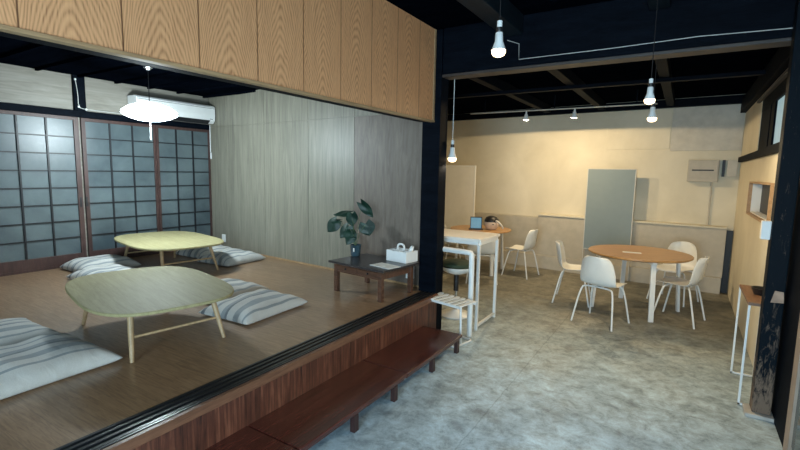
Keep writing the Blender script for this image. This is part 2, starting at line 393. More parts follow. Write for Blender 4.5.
# ------------------------------------------------------------------ raised room
st(MB().box(-6.44, -2.29, -.95, 4.60, .30, P0).build('raised_floor', 'laminate'))
tr = MB(); tr.box(-2.289, -2.119, -.95, 4.119, .36, P0 - .008)
for x in (-2.285, -2.245, -2.200, -2.155): tr.box(x, x + .018, -.95, 4.119, P0 - .01, P0 + .004)
tr.box(-2.132, -2.119, -.95, 4.119, P0 - .01, P0 + .004)
st(tr.build('trim_22', 'track', bevel=.001))
st(MB().box(-2.118, -2.088, -.95, 4.118, .385, P0).build('trim_23', 'lip', bevel=.003))
st(MB().box(-2.16, -2.105, -.95, 4.118, .0, .384).build('wall_riser', 'riser'))
def yt(x): return 4.22 + (-2.3 - x) * .082
def tband(x0, x1, d0, d1, z0, z1):
    return [(x0, yt(x0) + d0, z0), (x1, yt(x1) + d0, z0), (x1, yt(x1) + d1, z0), (x0, yt(x0) + d1, z0),
            (x0, yt(x0) + d0, z1), (x1, yt(x1) + d0, z1), (x1, yt(x1) + d1, z1), (x0, yt(x0) + d1, z1)]
w = MB(); g = .0025
xs = [-6.44, -5.98, -5.06, -4.15, -3.35, -2.335]
for a, b_ in zip(xs, xs[1:]):
    if a < -3.4: w.hexa(tband(a + g, b_ - g, 0, .012, P0, 2.325))
    w.hexa(tband(a + g, b_ - g, 0, .012, 2.331, 2.80))
w.hexa(tband(-6.44, -2.335, .012, .10, P0 - .4, 2.85))
st(w.build('wall_plywood', 'plywood'))
st(MB().hexa(tband(-3.3475, -2.335, 0, .0119, P0, 2.325)).build('wall_plywood_browner', 'plywood_brown'))
st(MB().hexa(tband(-6.44, -2.335, -.014, -.001, P0 + .001, P0 + .022)).build('baseboard_plywood', 'niche'))
st(MB().hexa(tband(-6.44, -2.335, -.0, .12, 2.851, 3.1)).build('wall_above_plywood', 'black'))
# back of the plywood partition seen from the rear room
st(MB().hexa(tband(-4.7, -2.32, .101, .16, 0, 2.88)).build('wall_partition_rear', 'plaster'))
# shoji wall
XS = -6.45
st(MB().box(XS - .12, XS - .04, -1.0, 4.7, .3, 2.9).build('wall_shoji', 'board'))
st(MB().box(XS - .039, XS - .02, -.95, 4.58, 2.372, 2.80).build('trim_24', 'board'))
st(MB().box(XS - .039, XS + .03, -.95, 4.565, 2.292, 2.371).build('trim_25', 'black', bevel=.003))
st(MB().box(XS - .038, XS + .02, 2.69, 2.82, 2.372, 2.80).build('trim_26', 'black', bevel=.004))
st(MB().box(XS - .038, XS + .02, -.95, 4.565, P0 + .001, P0 + .03).build('trim_27', 'shojiframe'))
doors = [(-.05, .85), (.83, 1.77), (1.76, 2.72), (2.76, 3.715), (3.70, 4.56)]
for i, (y0, y1) in enumerate(doors):
    dx = 0 if i % 2 == 0 else -.0
    xa, xb = (XS - .03, XS - .005) if i in (1, 3) else (XS - .004, XS + .02)
    f = MB(); zb, zt = P0 + .031, 2.29
    wl = .055 if i == 2 else .045
    if i == 4: wl = .03
    f.box(xa, xb, y0, y0 + wl, zb, zt); f.box(xa, xb, y1 - wl, y1, zb, zt)
    f.box(xa, xb, y0 + wl, y1 - wl, zb, zb + .125); f.box(xa, xb, y0 + wl, y1 - wl, zt - .04, zt)
    o = st(f.build('door_%d' % (i + 2), 'shojiframe', bevel=.002))
    a, b_ = y0 + wl, y1 - wl; c, d = zb + .125, zt - .04
    l = MB()
    for j in (1, 2):
        y = a + (b_ - a) * j / 3; l.box(xa + .006, xb - .003, y - .009, y + .009, c, d)
    for j in range(1, 8):
        z = c + (d - c) * j / 8; l.box(xa + .006, xb - .004, a, b_, z - .007, z + .007)
    l.build('lattice', 'lattice', o)
    MB().box(xa + .001, xa + .005, a, b_, c, d).build('pane', 'pane', o)
    if i in (2, 3):
        yy = y1 - .028 if i == 2 else y0 + .01
        MB().box(xb, xb + .002, yy - .012, yy + .012, 1.18, 1.30).build('finger_pull', 'lattice', o)
# ceiling of the raised room with battens
c = MB(); c.box(-6.56, -2.36, -1.0, 4.72, 2.80, 2.86)
for j in range(13): y = -.7 + j * .43; c.box(-6.44, -2.36, y, y + .03, 2.772, 2.80)
st(c.build('ceiling_raised_room', 'ceil'))
st(MB().box(-6.5, -2.3, -1.06, -.96, 0, 3.1).build('wall_raised_room_near', 'board'))
# veneer fascia over the opening and the lintel behind it
st(MB().box(-2.225, -2.195, -.95, 4.118, 2.215, 3.09).build('wall_fascia', 'veneer'))
st(MB().box(-2.235, -2.186, -.95, 4.118, 2.196, 2.214).build('trim_28', 'niche', bevel=.002))
st(MB().box(-2.358, -2.237, -.95, 4.118, 2.205, 2.80).build('trim_29', 'black', bevel=.003))
st(MB().box(-2.20, -2.188, 4.085, 4.117, 2.215, 3.09).build('trim_30', 'niche', bevel=.002))
# the front of the shop, behind the viewpoint: a wide open doorway
w = MB(); w.box(-2.35, .8, -2.7, -2.6, 2.61, 3.1); w.box(-2.35, -1.15, -2.7, -2.6, 0, 2.609); st(w.build('wall_front', 'plaster'))
st(MB().box(-2.35, -2.25, -2.6, -1.07, 0, 3.1).build('wall_front_left', 'plaster'))

# ------------------------------------------------------------------ benches along the riser
def make_bench(y0, y1, label):
    t = thing('step_bench', label, 'bench', (-1.905, (y0 + y1) / 2, 0), 0, 'low dark red step benches along the raised floor')
    L = y1 - y0 - .008
    MB().cbox((0, 0, .158), (.45, L, .028)).build('seat', 'bench', t, bevel=.004)
    a = MB(); a.cbox((.195, 0, .130), (.02, L - .03, .026)); a.cbox((-.195, 0, .130), (.02, L - .03, .026)); a.build('apron', 'bench', t)
    for sx in (-1, 1):
        for yl in ((L / 2 - .05, -.04, -L / 2 + .04) if sx < 0 or y0 < 1 else (L / 2 - (.05 if y1 > 3.5 else .13), -.04)):
            MB().cbox((sx * .19, yl, .0575), (.035, .045, .115)).build('leg', 'benchleg', t)
    return t
for y0, y1, lb in ((2.84, 3.85, 'dark red step bench at the far end, nearest the white slatted stool'),
                   (1.69, 2.84, 'dark red step bench in the middle of the row of three'),
                   (.54, 1.69, 'dark red step bench cut off by the bottom edge, nearest the camera'),):
    make_bench(y0, y1, lb)

# ------------------------------------------------------------------ low tables
def superell(a, b, n=2.9, k=72, egg=0.0):
    o = []
    for i in range(k):
        t = 2 * PI * i / k; c, s = math.cos(t), math.sin(t)
        x = a * abs(c) ** (2 / n) * (1 if c >= 0 else -1); y = b * abs(s) ** (2 / n) * (1 if s >= 0 else -1)
        o.append((x, y * (1 - egg * x / a)))
    return o
def make_lowtable(label, loc, rz, a, b, dy=0.0, n=3.1):
    t = thing('low_table', label, 'table', loc, rz, 'low pale wood tables on the raised floor')
    m = MB(); o = superell(a, b, n)
    m.prism(o, .338, .360)
    m.build('tabletop', 'ash', t, True, bevel=.006)
    u = MB(); lx, ly = a * .58, b * .56
    u.cbox((-lx, 0, .327), (.04, 2 * ly, .02)); u.cbox((lx, 0, .327), (.04, 2 * ly, .02)); u.cbox((0, 0, .327), (2 * lx, .04, .02))
    u.build('underframe', 'ashleg', t)
    fx, fy = a * .74, b * .64
    q = Matrix.Rotation(math.radians(4), 3, 'Z')
    for sx in (-1, 1):
        for sy in (-1, 1):
            MB().tube([q @ Vector(p) for p in ((sx * fx, sy * fy, 0), (sx * (fx + lx) / 2, sy * (fy + ly) / 2, .17), (sx * lx, sy * ly, .337))], [.013, .018, .020], 14).build('leg', 'ashleg', t, True)
        mx, my = fx * .55 + lx * .45, fy * .55 + ly * .45
        MB().tube([q @ Vector((sx * mx, -my, .15)), q @ Vector((sx * mx, my, .15))], .0095, 10).build('stretcher', 'ashleg', t, True)
    return t
make_lowtable('low pale wood table nearest the camera and the black sill, with rounded corners', (-3.405, 1.852, P0), math.radians(-13), .714, .488, 0, 3.3)
make_lowtable('low pale wood table further back, under the lit pendant lamp', (-5.455, 3.234, P0), math.radians(-11), .78, .51, 0, 3.3)

# ------------------------------------------------------------------ cushions
def make_cushion(loc, rz, sx, sy, h, label, seed, tilt=(0, 0)):
    rnd = random.Random(seed); N = 22; vs = []; fs = []
    ph = [rnd.uniform(0, 6.28) for _ in range(6)]
    def pos(i, j, top):
        u = -1 + 2 * i / N; v = -1 + 2 * j / N
        pu = 1 - .10 * (1 - v * v) ** 1.0 * abs(u) ** 3; pv = 1 - .10 * (1 - u * u) * abs(v) ** 3
        x = u * pv * 1.0; y = v * pu
        x = u * (1 - .085 * (1 - v * v)); y = v * (1 - .085 * (1 - u * u))
        th = max(0, (1 - u ** 4) * (1 - v ** 4)) ** .62
        wr = .04 * math.sin(3 * u + ph[0] + 2 * v) + .02 * math.sin(9 * v + ph[1] + 3 * u) + .05 * math.sin(14 * u * v + ph[2])
        if top: z = h * th * (.80 + wr * (1 - .4 * u * u)) + .02
        else: z = .02 - .02 * min(1, th * 3)
        z += 0.012 * (abs(u * v)) ** 2
        return (x * sx / 2, y * sy / 2, z)
    m = MB()
    for top in (True, False):
        k = len(m.v)
        for i in range(N + 1):
            for j in range(N + 1): m.v.append(pos(i, j, top))
        for i in range(N):
            for j in range(N):
                a = k + i * (N + 1) + j; q = (a, a + N + 1, a + N + 2, a + 1)
                m.f.append(q if top else q[::-1])
    me = bpy.data.meshes.new('floor_cushion'); me.from_pydata(m.v, [], m.f)
    bm = bmesh.new(); bm.from_mesh(me); bmesh.ops.remove_doubles(bm, verts=bm.verts, dist=.0015); bmesh.ops.recalc_face_normals(bm, faces=bm.faces); bm.to_mesh(me); bm.free()
    for p in me.polygons: p.use_smooth = True
    me.materials.append(M['stripe'])
    o = bpy.data.objects.new('floor_cushion', me); COL.objects.link(o)
    sb = o.modifiers.new('s', 'SUBSURF'); sb.levels = 1; sb.render_levels = 1
    o.location = loc; o.rotation_euler = (tilt[0], tilt[1], rz)
    return tag(o, label, 'cushion', 'striped floor cushions around the low tables')
c = P0 + .001
make_cushion((-3.33, 1.06, c), .03, .74, .76, .15, 'striped floor cushion at the lower left edge, nearest the camera', 1)
make_cushion((-4.08, 1.05, c), .02, .66, .74, .105, 'striped floor cushion behind the nearest one, at the left edge', 2)
make_cushion((-3.17, 2.66, c), .06, .60, .78, .14, 'striped floor cushion right of the near low table, closest to the sill', 3)
make_cushion((-3.81, 2.80, c), .08, .62, .68, .13, 'striped floor cushion half hidden behind the right side of the near low table', 4)
make_cushion((-5.42, 2.50, c), .02, .64, .62, .13, 'striped floor cushion showing just above the far edge of the near low table', 5)
make_cushion((-6.03, 2.70, c), -.03, .62, .70, .155, 'striped floor cushion against the brown foot of the screens', 6)
make_cushion((-5.16, 3.93, c), .05, .66, .68, .15, 'striped floor cushion right of the far low table, by the plywood wall', 7)
make_cushion((-5.82, 4.02, c), .02, .66, .64, .15, 'striped floor cushion mostly hidden behind the far low table in the corner', 8)

# ------------------------------------------------------------------ pendant lamp and air conditioner
t = thing('pendant_lamp', 'lit flat domed white glass pendant lamp over the far low table', 'lamp', (-5.10, 2.87, 2.80))
MB().lathe([(.04, -.002), (.045, -.02), (.02, -.045)], n=20).build('ceiling_rose', 'chrome', t, True)
MB().tube([(0, 0, -.045), (0, 0, -.40)], .004, 8).build('cord', 'blackplastic', t)
MB().lathe([(.02, -.39), (.055, -.397), (.13, -.412), (.21, -.442), (.272, -.486), (.285, -.512), (.272, -.535), (.21, -.565), (.12, -.590), (.02, -.598)], n=48).build('lamp_shade', 'shade', t, True)
MB().lathe([(.288, -.508), (.292, -.513), (.288, -.518), (.284, -.513)], n=48).build('rim', 'chrome', t, True)
MB().tube([(0, 0, -.598), (0, 0, -.80)], .002, 6).build('pull_cord', 'cable', t)
t = thing('air_conditioner', 'white wall air conditioner above the right end of the screens', 'air conditioner', (-6.455, 3.93, 2.375))
m = MB(); hw = .595
prof = [(.0, .01), (.17, .0), (.215, .04), (.225, .12), (.22, .245), (.19, .27), (.0, .27)]
n_ = len(prof); vs = [(x, -hw, z) for x, z in prof] + [(x, hw, z) for x, z in prof]
m._add(vs, [tuple(range(n_)), tuple(range(2 * n_ - 1, n_ - 1, -1))] + [(k_, (k_ + 1) % n_, (k_ + 1) % n_ + n_, k_ + n_) for k_ in range(n_)])
m.build('body', 'white', t, bevel=.006)
MB().hexa([(.16, -.56, -.004), (.222, -.56, .045), (.222, .50, .045), (.16, .50, -.004), (.165, -.56, -.010), (.228, -.56, .040), (.228, .50, .040), (.165, .50, -.010)]).build('louver', 'lattice', t)
MB().box(.224, .227, -.585, .585, .222, .226).build('panel_seam', 'lattice', t)
MB().box(.221, .224, .50, .55, .06, .068).build('display', 'lattice', t)
tag(MB().box(-6.425, -6.39, 4.55, 4.568, 1.84, 1.94).build('controller', 'white', bevel=.003), 'small white remote holder on the shoji jamb under the air conditioner', 'controller')
tag(MB().tube([(-6.42, 4.558, 2.37), (-6.42, 4.556, 1.945)], .007, 8).build('cable_cover', 'white', smooth=True), 'white cable dropping from the air conditioner to the small white holder', 'cable')
def on_ply(x, z, w_, h_, d_=.02):
    y = yt(x); return MB().hexa([(x - w_ / 2, y - d_, z - h_ / 2), (x + w_ / 2, y - d_, z - h_ / 2), (x + w_ / 2, y - .001, z - h_ / 2), (x - w_ / 2, y - .001, z - h_ / 2),
                                 (x - w_ / 2, y - d_, z + h_ / 2), (x + w_ / 2, y - d_, z + h_ / 2), (x + w_ / 2, y - .001, z + h_ / 2), (x - w_ / 2, y - .001, z + h_ / 2)])
tag(on_ply(-6.10, .60, .075, .12).build('wall_socket', 'white', bevel=.003), 'white wall socket low in the corner beyond the far low table', 'socket')
tag(on_ply(-3.42, .955, .07, .12).build('wall_socket', 'white', bevel=.003), 'white wall socket on the plywood behind the plant leaves', 'socket')
tag(on_ply(-2.49, .60, .085, .14, .05).build('wall_box', 'white', bevel=.006), 'white box low on the plywood wall behind the right leg of the antique table', 'box')

# cable with insulators by the shoji wall
t = thing('insulated_cable', 'grey cable with three white insulators on the black post above the screens', 'cable', (XS + .022, 2.71, 2.39))
MB().tube([(0, .0, .37), (0.004, .02, .2), (0, .02, .02), (.012, .10, .003), (.012, .55, .0)], .004, 6, 1).build('wire', 'cable', t, True)
for p in ((.006, .0, .355), (.006, .02, .03), (.012, .10, .004)):
    MB().lathe([(.008, -.012), (.012, -.008), (.012, .008), (.008, .012)], p, 12).build('insulator', 'white', t, True)

# ------------------------------------------------------------------ antique table with things on it
TZ = .762
t = thing('side_table', 'low antique dark wooden table with drawers by the plywood wall', 'table', (-2.69, 3.80, P0), math.radians(-6.5))
MB().cbox((0, 0, .311), (.76, .58, .022)).build('tabletop', 'desk', t, bevel=.004)
m = MB(); m.cbox((0, .235, .255), (.60, .016, .085)); m.cbox((-.30, 0, .255), (.016, .44, .085)); m.cbox((.30, 0, .255), (.016, .44, .085)); m.cbox((0, -.243, .294), (.60, .016, .012)); m.cbox((0, -.243, .217), (.60, .016, .012)); m.cbox((0, -.243, .255), (.018, .016, .066))
m.build('apron', 'deskbody', t)
for sx in (-1, 1):
    d = MB().cbox((sx * .153, -.246, .2555), (.28, .016, .060)).build('drawer', 'deskbody', t, bevel=.002)
    MB().lathe([(.004, 0), (.010, .006), (.008, .016), (.002, .02)], n=12).build('knob', 'lattice', d, True).matrix_local = Matrix.Translation((sx * .153, -.254, .2555)) @ Matrix.Rotation(PI / 2, 4, 'X')
    for sy in (-1, 1):
        MB().cbox((sx * .305, sy * .235, .15), (.045, .045, .30)).build('leg', 'deskbody', t, bevel=.003)
# potted plant
PX, PY = -3.03, 3.93
t = thing('potted_plant', 'dark leafy potted plant in a blue grey pot on the antique table', 'plant', (PX, PY, TZ))
MB().lathe([(.045, 0), (.052, .01), (.062, .12), (.066, .125), (.058, .125), (.052, .10), (.01, .10)], n=28).build('pot', 'pot', t, True)
MB().lathe([(.053, .095), (.03, .108), (.005, .11)], n=20).build('soil', 'soil', t, True)
MB().cbox((.02, -.058, .075), (.014, .006, .04)).build('pot_label', 'white', t)
def leaf(tip, base, width, t, normal, stem0=(0, 0, .105), fold=.18):
    # heart shaped blade from base to tip
    tip = Vector(tip); base = Vector(base); ax = tip - base; L = ax.length; ax.normalize()
    nrm = Vector(normal); side = ax.cross(nrm).normalized(); nrm = side.cross(ax).normalized()
    N = 12; m = MB(); rows = []; width = width * 1.12
    for i in range(N + 1):
        s = i / N
        wd = width / 2 * (math.sin(PI * min(1, (s * .93 + .07)) ** .72)) ** .8 if s < 1 else .0
        wd = max(wd, .001)
        back = -.13 * L * (1 - s) ** 6
        row = []
        for j in range(-4, 5):
            u = j / 4
            row.append(base + ax * (L * s + (back * abs(u) * 2 if s < .3 else 0)) + side * u * wd + nrm * (-fold * wd * (abs(u)) - .10 * L * s * s + .02 * L * math.sin(8 * s + 3 * u)))
        rows.append(row)
    vs = [p for r in rows for p in r]; fs = []
    for i in range(N):
        for j in range(8):
            a = i * 9 + j; fs.append((a, a + 1, a + 10, a + 9))
    k_ = len(vs); vs2 = vs + [p - nrm * .0012 for p in vs]
    fs2 = fs + [tuple(q + k_ for q in f[::-1]) for f in fs]
    edge = [j for j in range(9)] + [i * 9 + 8 for i in range(1, N + 1)] + [N * 9 + j for j in range(7, -1, -1)] + [i * 9 for i in range(N - 1, 0, -1)]
    for a, b_ in zip(edge, edge[1:] + edge[:1]): fs2.append((a, a + k_, b_ + k_, b_))
    m._add(vs2, fs2); o = m.build('leaf', 'leaf', t, True)
    s0 = Vector(stem0); mid = (s0 + base) / 2 + Vector((0, 0, .05)) + (base - s0) * .05
    MB().tube([s0, mid, base + ax * .01], [.0035, .003, .0022], 6, 2).build('stem', 'stem', t, True)
leaf((-.31, -.02, .455), (-.12, .06, .47), .105, t, (.35, -.45, .9))
leaf((-.40, -.02, .235), (-.30, .03, .36), .14, t, (.5, -.9, .35))
leaf((.17, .09, .44), (.03, .06, .58), .10, t, (.6, -.7, .35))
leaf((-.05, .0, .33), (-.09, .04, .455), .12, t, (.5, -.85, .3))
leaf((.13, .08, .225), (.09, .06, .36), .165, t, (.55, -.9, .25))
leaf((-.18, -.06, .19), (-.10, -.0, .32), .12, t, (.4, -.9, .4))
leaf((.01, -.02, .20), (-.10, -.03, .27), .13, t, (.4, -.8, .6))
leaf((-.07, -.08, .13), (-.03, -.01, .24), .11, t, (.4, -.9, .35))
leaf((-.39, .0, .36), (-.27, .05, .37), .07, t, (.3, -.5, .9))
# caddy
t = thing('caddy', 'white plastic carry caddy with handle on the antique table', 'caddy', (-2.475, 4.01, TZ), math.radians(-9))
m = MB(); a, b_, h_ = .135, .095, .115
m.cbox((0, 0, .004), (2 * a, 2 * b_, .008)); m.cbox((-a, 0, h_ / 2), (.006, 2 * b_, h_)); m.cbox((a, 0, h_ / 2), (.006, 2 * b_, h_)); m.cbox((0, -b_, h_ / 2), (2 * a, .006, h_)); m.cbox((0, b_, h_ / 2), (2 * a, .006, h_)); m.cbox((0, 0, h_ / 2), (2 * a, .006, h_ * .95)); m.cbox((.02, 0, h_ / 2), (.006, 2 * b_, h_ * .95))
m.build('tray', 'white', t, bevel=.003)
MB().tube([(-.06, 0, .10), (-.06, 0, .175), (.03, 0, .175), (.03, 0, .10)], .011, 10, 2).build('handle', 'white', t, True)
m = MB(); m.tube([(.09, .03, .01), (.095, .03, .12), (.115, .035, .165)], [.028, .026, .016], 14, 1); m.build('bottle', 'white', t, True)
tag(MB().cbox((0, 0, 0), (.27, .17, .006)).build('notice_sheet', 'paper', bevel=.001, loc=(-2.46, 3.67, TZ + .0035)), 'white sheet lying flat on the antique table in front of the caddy', 'paper')
bpy.data.objects['notice_sheet'].rotation_euler = (0, 0, math.radians(-12))

# ------------------------------------------------------------------ shell chairs
CW = .92
def make_chair(label, loc, rz):
    t = thing('shell_chair', label, 'chair', loc, rz, 'white moulded shell chairs')
    prof = [(.215, .425), (.21, .442), (.17, .452), (.08, .446), (-.03, .440), (-.12, .446), (-.175, .47), (-.205, .52), (-.222, .59), (-.235, .67), (-.252, .75), (-.262, .79), (-.268, .80)]
    wid = [.18, .205, .218, .222, .222, .222, .226, .228, .222, .208, .185, .150, .105]
    N = len(prof); K = 12; vs = []
    for i, ((y, z), w_) in enumerate(zip(prof, wid)):
        for k_ in range(K + 1):
            u = -1 + 2 * k_ / K; e = abs(u) ** 2.4
            back = min(1, max(0, (i - 4) / 3.5)); 
            yy = y + back * .07 * e; zz = z + (1 - back) * .022 * e - (.010 * e if i > 9 else 0)
            vs.append((u * w_ * CW, yy, zz))
    m = MB(); fs = []
    for i in range(N - 1):
        for k_ in range(K):
            a = i * (K + 1) + k_; fs.append((a, a + 1, a + K + 2, a + K + 1))
    m._add(vs, fs); o = m.build('shell', 'shell', t, True)
    s1 = o.modifiers.new('sol', 'SOLIDIFY'); s1.thickness = .009; s1.offset = 0
    s2 = o.modifiers.new('sub', 'SUBSURF'); s2.levels = 1; s2.render_levels = 2
    for sy in (1, -1):
        for sx in (1, -1):
            MB().tube([(sx * .02, sy * .10 - .01, .428), (sx * .14, sy * .115 - .01, .428), (sx * .185, sy * .14 - .01, .405), (sx * .235, sy * .225 - .01, .0)], .0105, 10, 2).build('leg', 'wmetal', t, True)
    MB().cbox((0, -.01, .431), (.07, .24, .012)).build('bracket', 'wmetal', t)
    return t
ch = make_chair('white shell chair with its back to the camera at the front of the round table', (-.715, 5.60, 0), math.radians(-17))
def chair(label, loc, rz): return dup(ch, loc, math.radians(rz), label)
def face(deg): return deg - 90          # direction the seat faces, degrees from +X
chair('white shell chair seen in profile at the left side of the round table', (-1.17, 6.33, 0), face(6))
chair('white shell chair at the right side of the large round table, back toward the wall', (.04, 6.22, 0), face(166))
chair('white shell chair at the far right of the round table, facing the camera', (-.03, 7.17, 0), face(248))
chair('white shell chair standing to the right of the small round table by the wall', (-2.25, 7.45, 0), face(172))
chair('white shell chair seen from behind through the legs of the white high table', (-2.62, 6.66, 0), face(112))
chair('white shell chair left of the small round table, seen between post and high table', (-3.42, 7.30, 0), face(40))

# ------------------------------------------------------------------ round tables
def make_round(label, loc, rz, r):
    t = thing('round_table', label, 'table', loc, rz, 'round wood topped tables with white legs')
    MB().lathe([(.01, .712), (r - .02, .712), (r, .724), (r, .738), (r - .004, .742), (.01, .742)], n=80).build('tabletop', 'oak', t, True)
    m = MB(); q = r * .80 / math.sqrt(2) if False else r * .62
    for a in (0, PI / 2): m.cbox((0, 0, .690), (2 * r * .86, .05, .04), a)
    m.build('underframe', 'wmetal', t)
    for i in range(4):
        a = i * PI / 2; c_, s_ = math.cos(a), math.sin(a)
        MB().bar((c_ * r * .88, s_ * r * .88, 0), (c_ * r * .80, s_ * r * .80, .711), .055, .03).build('leg', 'wmetal', t, bevel=.003)
    return t
make_round('large round oak topped table with white legs in the right part of the room', (-.43, 6.40, 0), math.radians(24), .59)
make_round('smaller looking round oak table at the left rear, behind the white high table', (-2.95, 7.36, 0), math.radians(-41), .52)
tag(MB().cbox((0, 0, .02), (.21, .075, .003), 0).build('table_card', 'paper', loc=(0, 0, 0)), 'small white card lying on the large round table', 'card')
o = bpy.data.objects['table_card']; me = o.data
o.location = (-.50, 6.30, .7235); o.rotation_euler = (0, 0, math.radians(8))
# tablet and bundle on the small table
t = thing('tablet_computer', 'tablet with pale blue screen propped up on the small rear table', 'tablet', (-2.97, 7.20, .743), math.radians(22))
R_ = Matrix.Rotation(math.radians(-14), 3, 'X')
MB().cbox((0, .03, .105), (.20, .010, .21), mat=R_).build('body', 'blackplastic', t, bevel=.003)
MB().cbox((0, .0235, .105), (.175, .004, .18), mat=R_).build('screen', 'screen', t)
MB().cbox((.0, -.03, .006), (.24, .15, .012)).build('keyboard', 'blackplastic', t, bevel=.002)
t = thing('soft_bag', 'round black and beige soft bag on the small rear table', 'bag', (-2.74, 7.32, .743))
m = MB(); m.lathe([(.03, 0), (.085, .01), (.118, .06), (.122, .12), (.119, .135)], n=28); m.build('body', 'beige', t, True)
m = MB(); m.lathe([(.121, .135), (.118, .17), (.09, .215), (.04, .235), (.005, .238)], n=28); m.build('flap', 'blackplastic', t, True)
MB().tube([(.08, -.05, .16), (.14, -.07, .15), (.20, -.06, .09), (.21, -.02, .04)], .016, 10, 2).build('strap', 'cable', t, True)
MB().lathe([(.015, -.006), (.018, 0), (.012, .008)], (.07, -.105, .10), 12).build('button', 'blackplastic', t, True)

# ------------------------------------------------------------------ white high table, stool, slatted stool, tube rail
t = thing('high_table', 'white high table with pale top behind the black corner post', 'table', (-2.36, 4.76, 0), 0)
MB().cbox((0, 0, .985), (1.16, .60, .03)).build('tabletop', 'whitetop', t, bevel=.003)
m = MB()
for sy in (-1, 1): m.cbox((0, sy * .275, .952), (1.10, .03, .035))
for sx in (-1, 1): m.cbox((sx * .555, 0, .952), (.03, .52, .035))
m.build('frame', 'wmetal', t)
for sx in (-1, 1):
    for sy in (-1, 1): MB().cbox((sx * .555, sy * .275, .467), (.03, .03, .935)).build('leg', 'wmetal', t, bevel=.002)
    MB().cbox((sx * .555, 0, .045), (.025, .52, .025)).build('foot_rail', 'wmetal', t)
t = thing('tube_rail', 'thick white tubular rail standing in front of the high table', 'rail', (-1.79, 4.27, 0), 0)
MB().tube([(0, .0, 0), (.0, 0, .865), (-.02, 0, .885), (-.30, .01, .885), (-.78, .1, .885), (-.82, .1, .86), (-.82, .1, .0)], .028, 14, 2).build('rail_tube', 'wmetal', t, True)
t = thing('swivel_stool', 'white swivel stool with dark green seat pad beside the corner post', 'stool', (-2.20, 4.62, 0), 0)
t.location = (-2.22, 4.84, 0)
MB().lathe([(.185, 0), (.19, .012), (.18, .022), (.06, .045), (.035, .07), (.005, .07)], n=40).build('base', 'wmetal', t, True)
MB().tube([(0, 0, .06), (0, 0, .34)], .022, 14).build('column', 'chrome', t, True)
MB().tube([(0, 0, .30), (0, 0, .52)], .030, 14).build('sleeve', 'blackplastic', t, True)
MB().lathe([(.05, .50), (.14, .53), (.20, .58), (.207, .60), (.197, .60), (.14, .555), (.01, .545)], n=36).build('seat_shell', 'wmetal', t, True)
MB().lathe([(.01, .585), (.17, .59), (.196, .61), (.19, .64), (.15, .66), (.01, .668)], n=36).build('seat', 'green', t, True)
MB().tube([(.10, .0, .55), (.20, -.02, .60), (.215, -.02, .60)], [.006, .006, .014], 8).build('lever', 'blackplastic', t, True)
t = thing('slatted_stool', 'low white slatted stool at the end of the dark red benches', 'stool', (-1.925, 4.06, 0), math.radians(-13))
m = MB()
for y in (-.115, .115): m.cbox((0, y, .405), (.47, .018, .022))
m.build('seat_frame', 'wmetal', t, bevel=.003)
for i in range(7): MB().cbox((-.213 + i * .071, 0, .421), (.040, .28, .012)).build('slat', 'wmetal', t, bevel=.002)
for sx in (-1, 1): MB().tube([(sx * .185, -.06, .40), (sx * .185, -.045, .02)], .011, 10).build('leg', 'wmetal', t, True)
lp = [(-.17, -.14, .011), (.17, -.14, .011), (.19, -.12, .011), (.19, .12, .011), (.17, .14, .011), (-.17, .14, .011), (-.19, .12, .011), (-.19, -.12, .011), (-.17, -.14, .011)]
MB().tube(lp, .011, 10).build('base_loop', 'wmetal', t, True)

# ------------------------------------------------------------------ whiteboards
t = thing('mobile_whiteboard', 'tall cream whiteboard panel standing at the left rear beside the post', 'whiteboard', (-3.76, 8.02, 0), math.radians(0))
MB().cbox((0, 0, 1.12), (.78, .025, 1.40)).build('board', 'creamboard', t)
m = MB()
for sx in (-1, 1): m.cbox((sx * .395, 0, .91), (.02, .035, 1.82))
m.cbox((0, 0, 1.825), (.81, .035, .018)); m.cbox((0, 0, .41), (.77, .035, .018)); m.build('frame', 'wmetal', t)
for sx in (-1, 1): MB().cbox((sx * .395, -.0, .02), (.04, .16, .03)).build('foot', 'wmetal', t)
x0, x1 = -1.39, -.665
t = thing('grey_board', 'tall glossy blue grey board standing against the back wall behind the round table', 'board', ((x0 + x1) / 2, yb(-1.03) - .055, 0), math.atan(-.09))
MB().cbox((0, 0, 1.13), (.715, .018, 1.33)).build('panel', 'greyboard', t)
m = MB()
for sx in (-1, 1): m.cbox((sx * .362, 0, .905), (.010, .026, 1.79))
m.cbox((0, 0, 1.80), (.734, .026, .010)); m.cbox((0, 0, .46), (.715, .026, .010)); m.build('frame', 'cable', t)

# ------------------------------------------------------------------ electrical box, conduits
yy = yb(.2) + .16
t = thing('electrical_box', 'beige electrical distribution box high on the back wall near the right corner', 'box', (.215, yy, 1.79), math.atan(-.09))
MB().cbox((0, -.055, 0), (.385, .105, .32)).build('cabinet', 'wainscot', t, bevel=.006)
MB().cbox((0, -.111, .02), (.355, .006, .25)).build('cover', 'wainscot', t, bevel=.002)
MB().cbox((0, -.116, .01), (.27, .004, .018)).build('slot', 'lattice', t)
tag(MB().cbox((0, -.03, 0), (.12, .055, .24)).build('meter_box', 'wall_panel', bevel=.004, loc=(.555, yb(.555) + .155, 1.83)), 'small beige meter box in the corner, right of the larger electrical box', 'box')
tag(MB().cbox((0, -.03, 0), (.035, .05, .24)).build('breaker', 'lattice', bevel=.002, loc=(.455, yb(.455) + .155, 1.83)), 'narrow dark breaker between the two beige boxes on the back wall', 'breaker')
xc = .33
tag(MB().tube([(xc, yb(xc) + .145, 1.625), (xc, yb(xc) + .145, .99)], .012, 10).build('conduit', 'wainscot', smooth=True), 'beige conduit running down from the electrical box to the ledge', 'pipe')

